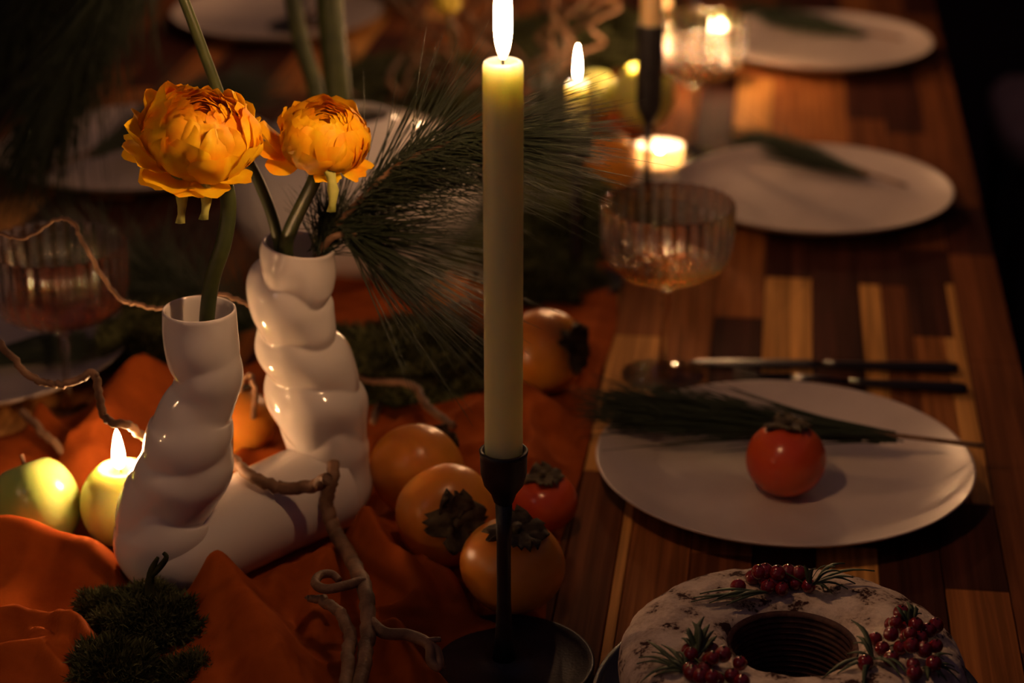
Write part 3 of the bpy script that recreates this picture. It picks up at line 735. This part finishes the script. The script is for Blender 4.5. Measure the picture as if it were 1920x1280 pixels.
# ---------------------------------------------------------------- moss
def moss(name, c, rx, ry, rz, n, label, lumps=9, sprigs=(), seed=1, ln=.006):
    rnd = random.Random(seed); c = Vector(c); t = thing(name, label, 'moss', c, 'dark moss clumps')
    V, F = [], []; NI, NJ = 64, 36
    def surf(a, ph):
        d = Vector((cos(a)*cos(ph), sin(a)*cos(ph), sin(ph)))
        k = 1+.30*noise.noise(d*1.7+Vector((seed*3.1, 0, 0)))+.20*noise.noise(d*4.2+Vector((seed, 2, 0)))+.10*noise.noise(d*9)
        p = Vector((d.x*rx*k, d.y*ry*k, max(0, d.z)*rz*k)); return c+p, d
    for j in range(NJ+1):
        for i in range(NI): V.append(surf(2*pi*i/NI, pi/2*j/NJ)[0])
    for j in range(NJ):
        for i in range(NI): l = (i+1) % NI; F.append((j*NI+i, j*NI+l, (j+1)*NI+l, (j+1)*NI+i))
    part('cushion', (V, F), moss_m, t)
    V, F = [], []
    for _ in range(n):
        a = rnd.random()*2*pi; ph = math.asin(rnd.random())
        p, d = surf(a, ph); d = (Vector((d.x/rx, d.y/ry, d.z/rz)).normalized()+Vector((rnd.gauss(0, .5), rnd.gauss(0, .5), rnd.gauss(0, .5)))).normalized()
        L = ln*rnd.uniform(.5, 1.4); s = d.orthogonal().normalized(); s = Quaternion(d, rnd.random()*6)@s; b = len(V); w = .0004
        m_ = p+d*L*.6+s*L*.1; e_ = p+d*L+s*L*.35
        V += [p-s*w, p+s*w, m_+d.cross(s)*w, e_]; F += [(b, b+1, b+2), (b+1, b+3, b+2), (b, b+2, b+3)]
    o = part('fibres', (V, F), moss_tip, t, smooth=False); o['kind'] = 'stuff'
    for k, (pts, r) in enumerate(sprigs): part('sprig', tube(catmull(pts, 5), r, 7), moss_m, t)
    return t
mc = onz(285, 1190, .01); mc.z = TZ+.003
sp = [([mc+Vector((0, -.0, .03)), aty(283, 1075, mc.y), aty(296, 1045, mc.y)], [.004, .0026, .0012]),
      ([aty(283, 1078, mc.y), aty(300, 1062, mc.y), aty(312, 1045, mc.y), aty(306, 1036, mc.y)], [.0026, .002, .0012])]
moss('moss_clump', mc, .037, .030, .034, 9000, 'large dark moss clump leaning on the base of the white vase', sprigs=sp, seed=5)
m2 = onz(195, 1142, .02); m2.z = TZ+.012; moss('moss_clump', m2, .016, .014, .018, 3500, 'small moss tuft at the left of the large clump', seed=8)
m3 = onz(215, 1268, .01); m3.z = TZ+.003; moss('moss_clump', m3, .030, .024, .024, 7000, 'olive moss clump cut by the bottom edge', seed=12, ln=.007)
m4 = onz(760, 700, .01); m4.z = TZ+.003; moss('moss_clump', m4, .085, .06, .045, 7000, 'wide dark moss mound blurred behind the vase and persimmons', seed=4, ln=.008)
m5 = onz(300, 640, .01); m5.z = TZ+.003; moss('moss_clump', m5, .05, .06, .035, 4000, 'dark moss mound behind the left vase arm', seed=6, ln=.008)
m6 = onz(1040, 420, .01); m6.z = TZ+.003; moss('moss_clump', m6, .08, .09, .05, 4000, 'dark moss mound far behind the green taper', seed=9, ln=.008)
m8 = onz(800, 165, .01); m8.z = TZ+.003; moss('moss_clump', m8, .13, .14, .03, 4000, 'dark moss mound added to darken the table left of the taper flame, among dry twigs', seed=19, ln=.008)  # mound added to keep the table dark left of the flame
m9 = onz(1090, 75, .01); m9.z = TZ+.003; moss('moss_clump', m9, .11, .14, .03, 4000, 'dark moss mound added to darken the table at the top edge right of the flame', seed=23, ln=.008)  # added too, darkens the table right of the flame
m10 = onz(930, 520, .01); m10.z = TZ+.003; moss('moss_clump', m10, .085, .07, .035, 4000, 'dark moss mound added to darken the runner right behind the middle of the green taper', seed=29, ln=.008)  # mound added over the runner where it came out too bright
def spray(x, y, n, label, a=2.9):
    b = onz(x, y, .0); b.z = TZ+.012; 
    t = thing('pine_sprig', label, 'pine sprig', b, 'pine sprays along the middle of the table')
    V, F = [], []; P = [b+Vector((cos(a), sin(a), .25))*(.16*k/8) for k in range(9)]
    part('stem', tube(P, [.003, .0015], 6), twig_m, t)
    for _ in range(n):
        d = Vector((cos(a), sin(a), .3))+jit(.55); d.z = abs(d.z)
        needle(V, F, random.choice(P), d, random.uniform(.05, .09), jit(.02), .0008, 4)
    o = part('needles', (V, F), needle_m, t); o['kind'] = 'stuff'
for x, y, lab in ((1040, 400, 'dark pine spray behind the green taper'),  (480, 640, 'dark pine spray between the vase arms and the left glass'), (780, 20, 'dark pine spray at the top edge left of the flame')): spray(x, y, 900, lab, 1.7 if x > 1000 else 2.9)
m7 = onz(350, 1262, .01); m7.z = TZ+.003; moss('moss_clump', m7, .018, .02, .016, 3000, 'moss scrap right of the olive clump at the bottom edge', seed=15)
# ---------------------------------------------------------------- cake
cc = onz(1486, 1203, .052); cc.z = TZ
tr = thing('cake_tray', 'round black tray under the sugared ring cake', 'tray', cc)
part('dish', lathe([(.0002, .004), (.108, .004), (.117, .009), (.1205, .0115), (.121, .0108), (.118, .006), (.110, .0), (.0002, .0)], 96, cc), tray_m, tr)
cake_m = mat('sugared_crumb', (.5, .4, .32), .9, .1)
def cake_shader():
    N, L, b = nodes(cake_m)
    tc = N.new('ShaderNodeTexCoord')
    def no(sc, det):
        n = N.new('ShaderNodeTexNoise'); n.inputs['Scale'].default_value = sc; n.inputs['Detail'].default_value = det; L.new(tc.outputs['Object'], n.inputs['Vector']); return n
    a = no(62, 5); f = no(420, 3)
    sep = N.new('ShaderNodeSeparateXYZ'); L.new(tc.outputs['Object'], sep.inputs[0])
    mad = N.new('ShaderNodeMath'); mad.operation = 'MULTIPLY_ADD'; mad.inputs[1].default_value = .35; L.new(f.outputs[0], mad.inputs[0]); L.new(a.outputs[0], mad.inputs[2])
    cr = N.new('ShaderNodeValToRGB'); e = cr.color_ramp.elements
    e[0].position = .53; e[0].color = (.045, .018, .016, 1); e[1].position = .61; e[1].color = (.46, .36, .29, 1)
    n3 = e.new(.82); n3.color = (.66, .55, .46, 1)
    L.new(mad.outputs[0], cr.inputs[0]); L.new(cr.outputs[0], b.inputs['Base Color'])
    bp = N.new('ShaderNodeBump'); bp.inputs['Strength'].default_value = .9; bp.inputs['Distance'].default_value = .0022
    L.new(mad.outputs[0], bp.inputs['Height']); L.new(bp.outputs[0], b.inputs['Normal'])
cake_shader()
crumb_m = noisy(mat('dark_cake_crumb', (.05, .018, .014), .6, .3), (.035, .012, .012), (.09, .035, .025), 120, 4, .4)
ck = thing('ring_cake', 'dark ring cake dusted with sugar, topped with red currants and rosemary', 'cake', cc+Vector((0, 0, .004)))
prof = [(.086, .006), (.098, .010), (.103, .020), (.1045, .031), (.1035, .040), (.100, .0465), (.094, .0515), (.086, .055), (.076, .0572), (.066, .0578), (.056, .057), (.048, .0555), (.0425, .0535), (.0395, .0505)]
pf = catmull([(r, z, 0) for r, z in prof], 5)
V, F = [], []; n = 260
for j, p_ in enumerate(pf):
    for i in range(n):
        a = 2*pi*i/n; d = Vector((p_.x*cos(a), p_.x*sin(a), p_.y)); k = noise.noise(d*70)*.0012+noise.noise(d*200)*.0007+noise.noise(d*22)*.0014
        nn = Vector((cos(a)*(p_.x-.07)*14, sin(a)*(p_.x-.07)*14, 1)).normalized()
        V.append(cc+d+nn*k)
for j in range(len(pf)-1):
    for i in range(n): l = (i+1) % n; F.append((j*n+i, j*n+l, (j+1)*n+l, (j+1)*n+i))
part('sugar_crust', (V, F), cake_m, ck)
hp = [(.0395, .0508)]
for k in range(12):
    z = .050-k*.0037; r = .0385-.0004*k; hp += [(r-.0006, z), (r-.0022, z-.0012), (r-.0020, z-.0022), (r-.0002, z-.0030)]
hp += [(.033, .0045)]
part('center_hole', lathe(hp, 96, cc), crumb_m, ck, label='dark ridged wall of the central hole')
part('underside', lathe([(.033, .0045), (.086, .0046), (.086, .0065)], 96, cc), crumb_m, ck)
def czt(px, py): return onz(px, py, .0575)
bs = []
def sphere(c, r, n=14, m=9):
    return lathe([(max(.00005, r*sin(pi*j/m)), -r*cos(pi*j/m)) for j in range(m+1)], n, c)
def currants(centre, L, label):
    t = thing('currant_cluster', label, 'berries', centre, 'red currant clusters on the cake')
    for p in L:
        rr = random.uniform(.0042, .0052)
        b = part('berry', sphere(p, rr), berry_m, t)
        part('calyx_tip', tube([p+Vector((0, -.0006, rr*.96)), p+Vector((.0006, -.001, rr*1.25))], [.0007, .0004], 5), crumb_m, b)
    part('stalk', tube(catmull([L[0], L[len(L)//2]+Vector((0, 0, .002)), L[-1]], 4), .0006, 5), stem_m, t)
R1 = [(1412, 1082, .0), (1432, 1086, .0), (1452, 1092, .0), (1472, 1086, 0), (1492, 1092, .0), (1508, 1086, 0), (1435, 1070, .006), (1458, 1074, .007), (1478, 1072, .006), (1440, 1100, .001), (1466, 1104, .0), (1498, 1074, .006), (1423, 1072, .006), (1516, 1098, 0)]
currants(czt(1450, 1095), [onz(x, y, .0615+h) for x, y, h in R1], 'red currant cluster at the far rim of the cake')
whole('currant', sphere(onz(1384, 1100, .061), .0051, 18, 12), berry_m, onz(1384, 1100, .061), 'single red currant left of the far cluster', 'berry')
def blob(cx_, cy_, n, sx, sy, seed):
    r = random.Random(seed); out = []
    for _ in range(900):
        x, y = cx_+r.gauss(0, sx), cy_+r.gauss(0, sy)
        if abs(x-cx_) > 2*sx or abs(y-cy_) > 2*sy: continue
        p = onz(x, y, .0615)
        p.z += r.choice([0, 0, .007])*max(0, 1-abs(x-cx_)/(2*sx))
        if all((p-o).length > .0078 for o in out): out.append(p)
        if len(out) >= n: break
    return out
currants(czt(1330, 1262), blob(1335, 1262, 17, 34, 24, 5), 'red currant cluster at the near left of the cake')
currants(czt(1688, 1208), blob(1690, 1210, 22, 38, 26, 9), 'red currant cluster at the right of the cake')
def rosemary(root, tips, label, curve=.002):
    root = onz(*root); t = thing('rosemary_sprig', label, 'rosemary', root, 'rosemary sprigs on the cake')
    k = 0
    tp = [onz(*x) for x in tips]; av = sum(tp, Vector())/len(tp)
    part('stem', tube([root, root.lerp(av, .25), root.lerp(av, .5)], [.001, .0008, .0005], 6), stem_m, t)
    for e in tp:
        b = root.lerp(av, random.uniform(.0, .3)); d = e-b; s = d.cross(Vector((0, 0, 1))).normalized(); V, F = [], []
        for i in range(7):
            u = i/6; w = .0018*sin(pi*(.12+.86*u))**.7; c = b.lerp(e, u)+Vector((0, 0, .004*sin(pi*u)*curve/.002))+s*(.002*sin(pi*u)*((hash(round(e.x*1e5)) % 3)-1))
            for v in (Vector((0, 0, .0005)), s*w, Vector((0, 0, -.0005)), -s*w): V.append(c+v)
        for i in range(6):
            for q_ in range(4): l = (q_+1) % 4; F.append((i*4+q_, i*4+l, i*4+4+l, i*4+4+q_))
        part('leaf', (V, F), leaf_m, t)
    return t
z = .062
rosemary((1512, 1100, z), [(1640, 1070, .068), (1604, 1094, .064), (1580, 1072, .072), (1566, 1062, .078), (1548, 1060, .08), (1590, 1104, .062), (1560, 1112, .06), (1584, 1056, .072), (1530, 1066, .08), (1508, 1060, .08), (1600, 1082, .068), (1545, 1108, .061)], 'rosemary sprig sticking out right of the far currants')
rosemary((1450, 1108, .061), [(1312, 1113, .062), (1295, 1128, .06), (1330, 1130, .06), (1345, 1122, .062), (1362, 1134, .06), (1300, 1120, .061), (1375, 1120, .062)], 'rosemary sprig lying left of the far currants', .001)
rosemary((1306, 1240, .061), [(1320, 1156, .075), (1306, 1170, .078), (1290, 1176, .074), (1338, 1182, .07), (1344, 1192, .068), (1284, 1186, .07), (1278, 1196, .066), (1330, 1170, .075), (1298, 1165, .076), (1340, 1200, .065)], 'upright rosemary tuft behind the near left currants')
rosemary((1292, 1262, .058), [(1212, 1200, .062), (1198, 1232, .056), (1194, 1244, .054), (1222, 1222, .058), (1200, 1280, .05), (1240, 1208, .06), (1230, 1260, .054), (1226, 1268, .052), (1268, 1222, .064), (1262, 1240, .06)], 'rosemary sprig spreading left of the near left currants')
rosemary((1704, 1186, .061), [(1700, 1128, .074), (1680, 1136, .074), (1712, 1134, .072), (1722, 1142, .07), (1690, 1146, .072), (1738, 1184, .062), (1728, 1150, .068), (1706, 1140, .076)], 'upright rosemary tuft behind the right currants')
rosemary((1640, 1234, .060), [(1596, 1162, .072), (1600, 1206, .064), (1588, 1226, .06), (1542, 1272, .056), (1606, 1192, .066), (1570, 1262, .057), (1690, 1270, .06), (1700, 1262, .06), (1620, 1290, .058)], 'rosemary sprig with long leaves reaching the cake hole')
rosemary((1730, 1250, .058), [(1770, 1236, .062), (1790, 1250, .056), (1798, 1262, .05), (1786, 1228, .06), (1760, 1270, .056), (1800, 1278, .05), (1740, 1276, .058), (1776, 1276, .054)], 'rosemary sprig at the right rim of the cake')
# ---------------------------------------------------------------- vessels in the background
wb = onz(672, 476); wb.z = TZ
whole('round_vase', lathe([(.0002, 0), (.06, 0), (.085, .006), (.112, .030), (.122, .062), (.117, .092), (.096, .117), (.062, .131), (.040, .136), (.034, .141), (.031, .139), (.036, .128), (.08, .112), (.105, .09), (.110, .06), (.09, .02), (.0002, .01)], 96, wb),
      ceramic, wb, 'squat round white vase blurred behind the pine branch', 'vase')
sh = onz(620, 300, .13); sh = Vector((wb.x-.018, wb.y-.01, TZ+.10))
def thick_stem(b, pts, r, label):
    t = thing('amaryllis', label, 'flower', b, 'thick green flower stems in the round vase')
    P = catmull([b]+pts, 8); part('stem', tube(P, r, 16), stem_m, t)
    tip = P[-1]
    for k in range(6):
        V, F = [], []; a0 = k*pi/3
        for v in range(9):
            s = v/8
            for u in range(7):
                x = (u/6*2-1); w = .022*sin(pi*(.1+.85*s)); rr = .008+.075*s*s
                V.append(tip+Vector((cos(a0)*rr-sin(a0)*w*x, sin(a0)*rr+cos(a0)*w*x, .09*s-.02*s*s+.006*x*x)))
        for v in range(8):
            for u in range(6): i = v*7+u; F.append((i, i+1, i+8, i+7))
        part('petal', (V, F), petal_m, t)
thick_stem(Vector((wb.x-.012, wb.y, TZ+.03)), [aty(634, 190, wb.y), aty(618, 0, wb.y), aty(605, -300, wb.y)], [.011, .0125, .0125, .0115], 'thickest green stem rising from the round white vase')
thick_stem(Vector((wb.x-.030, wb.y+.015, TZ+.03)), [aty(596, 190, wb.y+.03), aty(560, 60, wb.y+.03), aty(520, -160, wb.y+.03)], [.008, .008, .0075], 'thinner green stem leaning left in the round white vase')
wv = onz(1234, 372); wv.z = TZ
cup_m = mat('glow_through_porcelain', (.8, .74, .66), .25, .5, Subsurface_Weight=.6, Subsurface_Scale=.008)  # translucent so the added inner flame shines through the vase wall
cup_m.node_tree.nodes['Principled BSDF'].inputs['Subsurface Radius'].default_value = (1, .8, .55)
cv = thing('flame_lit_vase', 'small white vase with an added inner flame to brighten it, right behind the near right coupe glass', 'candle holder', wv)  # white vase built as a cup, candle added inside for its brightness
part('cup', lathe([(.0002, 0), (.030, 0), (.0335, .004), (.033, .010), (.0275, .018), (.0245, .030), (.0245, .052), (.026, .058), (.0245, .0585), (.0228, .052), (.0228, .032), (.0002, .030)], 64, wv), cup_m, cv)
part('wax', lathe([(.0002, .0305), (.0222, .0305), (.0222, .040), (.0002, .0395)], 40, wv), cream_wax, cv)
part('wick', tube([wv+Vector((0, 0, .039)), wv+Vector((.001, 0, .046))], .0008, 6), wick_m, cv)
flame(wv+Vector((0, 0, .043)), .014, .0024, cv, (.1, 0))  # added flame, stands in for the bright glint near the rim
# dry twigs catching the light
rb = random.Random(4)
for k in range(18):
    x = 690+k*22; y = wb.y+.30+.05*(k % 3); b0 = onz(x, 215, .0); pts = [Vector((b0.x, b0.y, TZ+.01))]
    px, py = x, 190
    for j in range(6):
        px += rb.uniform(-75, 75); py -= rb.uniform(15, 62); pts.append(aty(px, py, b0.y+rb.uniform(-.03, .03)))
    willow(pts, [.004, .003, .002, .0015], 'dry tangled twig among its like behind the green taper flame', 'dry tangled twigs behind the taper flame')
for x, y, r, lab in ((838, -10, .016, 'yellow bloom standing in for a blurred light spot at the top edge left of the flame'),):
    c = aty(x, y+14, 2.25); t = thing('light_spot_bloom', lab, 'flower', c)  # petals stand in for an out-of-focus spot of light
    ym = mat('yellow_petal', (.75, .6, .08), .5, .3)
    for k in range(14):
        a = k*2.4; V, F = [], []; el = -.2+1.5*k/14
        d = Vector((cos(a)*cos(el), sin(a)*cos(el), sin(el))); s1 = d.orthogonal().normalized(); s2 = d.cross(s1)
        for u in range(5):
            for v in range(5):
                xx, yy = u/2-1, v/2-1; V.append(c+d*r*(1-.35*(xx*xx+yy*yy))+(s1*xx+s2*yy)*r*.6)
        for u in range(4):
            for v in range(4): i = u*5+v; F.append((i, i+1, i+6, i+5))
        part('petal', (V, F), ym, t)
    part('stem', tube(catmull([c, c+Vector((.01, .02, -.1)), Vector((c.x+.02, c.y+.03, TZ+.01))], 6), .002, 6), stem_m, t)
# ---------------------------------------------------------------- chairs
chair_w = wood('chair_wood', (.06, .03, .022), (.04, .02, .016))
pad_b = noisy(mat('beige_seat_fabric', (.42, .27, .17), .9, .1), (.6, .4, .27), (.75, .5, .34), 30, 3, .2)
pad_d = noisy(mat('charcoal_seat_fabric', (.03, .022, .026), .9, .1), (.022, .016, .02), (.04, .03, .034), 30, 3, .2)
def rbox(c, s, b=.012):
    x, y, z = s[0]/2, s[1]/2, s[2]/2; V, F = [], []
    lv = [(-z, b), (-z+b, 0), (z-b, 0), (z, b)]; n = 24
    for zz, ins in lv:
        for i in range(n):
            a = 2*pi*i/n; ca, sa = cos(a), sin(a)
            k = (abs(ca)**6+abs(sa)**6)**(-1/6)
            V.append(Vector(c)+Vector((ca*k*(x-ins), sa*k*(y-ins), zz)))
    for j in range(3):
        for i in range(n): l = (i+1) % n; F.append((j*n+i, j*n+l, (j+1)*n+l, (j+1)*n+i))
    F.append(tuple(range(n-1, -1, -1))); F.append(tuple(3*n+i for i in range(n)))
    return V, F
def chair(x, y, s, pad, label):           # s = +1: back towards +x
    loc = Vector((x, y, 0)); t = thing('dining_chair', label, 'chair', loc, 'dining chairs around the table')
    part('seat', rbox(loc+Vector((0, 0, .45)), (.42, .43, .05)), pad, t)
    for dx in (-.18, .18):
        for dy in (-.18, .18):
            hgt = .42 if dx*s < 0 else .84
            part('leg', tube([loc+Vector((dx, dy, 0)), loc+Vector((dx, dy, .42)), loc+Vector((dx+(s*.04 if hgt > .5 else 0), dy, hgt))], [.014, .018, .014], 8), chair_w, t)
    part('backrest', rbox(loc+Vector((s*.20, 0, .74)), (.03, .38, .18), .008), pad, t)
    part('apron', box(tuple(loc+Vector((0, 0, .41))), (.36, .36, .04)), chair_w, t, False)
for y, lab, pad in ((1.5, 'dark chair at the right side level with the nearest plate', pad_d), (2.16, 'dark chair at the right side level with the second plate', pad_d), (2.8, 'dark chair at the right side level with the third plate', pad_d),
                    (3.42, 'beige padded chair far up the right side of the table', pad_b)):
    chair(.60 if pad is pad_d else .575, y, 1, pad, lab)
for y, lab in ((1.65, 'dark chair at the left side level with the coupe glass'), (2.25, 'dark chair at the left side behind the hanging pine'), (2.87, 'dark chair far up the left side of the table')):
    chair(-1.26, y, -1, pad_d, lab)
# ---------------------------------------------------------------- build the cloth last: it is pressed flat where things stand
flats += [(CB.x, CB.y, .045), (m4.x, m4.y, .05), (B2.x, B2.y, .03), (wb.x, wb.y, .06)]
NX, NY = 230, 480
V, F = [], []; X0, X1, C0, C1 = -.66, -.128, .93, 2.5
for j in range(NY+1):
    yy = C0+(C1-C0)*(j/NY)**1.25
    e0 = X0+.24*max(0, min(1, (yy-1.36)/.25))+.035*noise.noise(Vector((yy*3, 1, 0))); e1 = X1+.022*noise.noise(Vector((yy*5, 9, 0)))-.0*yy
    for i in range(NX+1):
        xx = e0+(e1-e0)*i/NX; V.append(Vector((xx, yy, TZ+.0012+cloth_h(xx, yy)*min(1, .12+(1-abs(2*i/NX-1))*8))))
for j in range(NY):
    for i in range(NX): k = j*(NX+1)+i; F.append((k, k+1, k+NX+2, k+NX+1))
ro = whole('table_runner', (V, F), cloth_m, (-.39, 2, TZ), 'crumpled rust orange linen runner down the middle of the table', 'cloth')
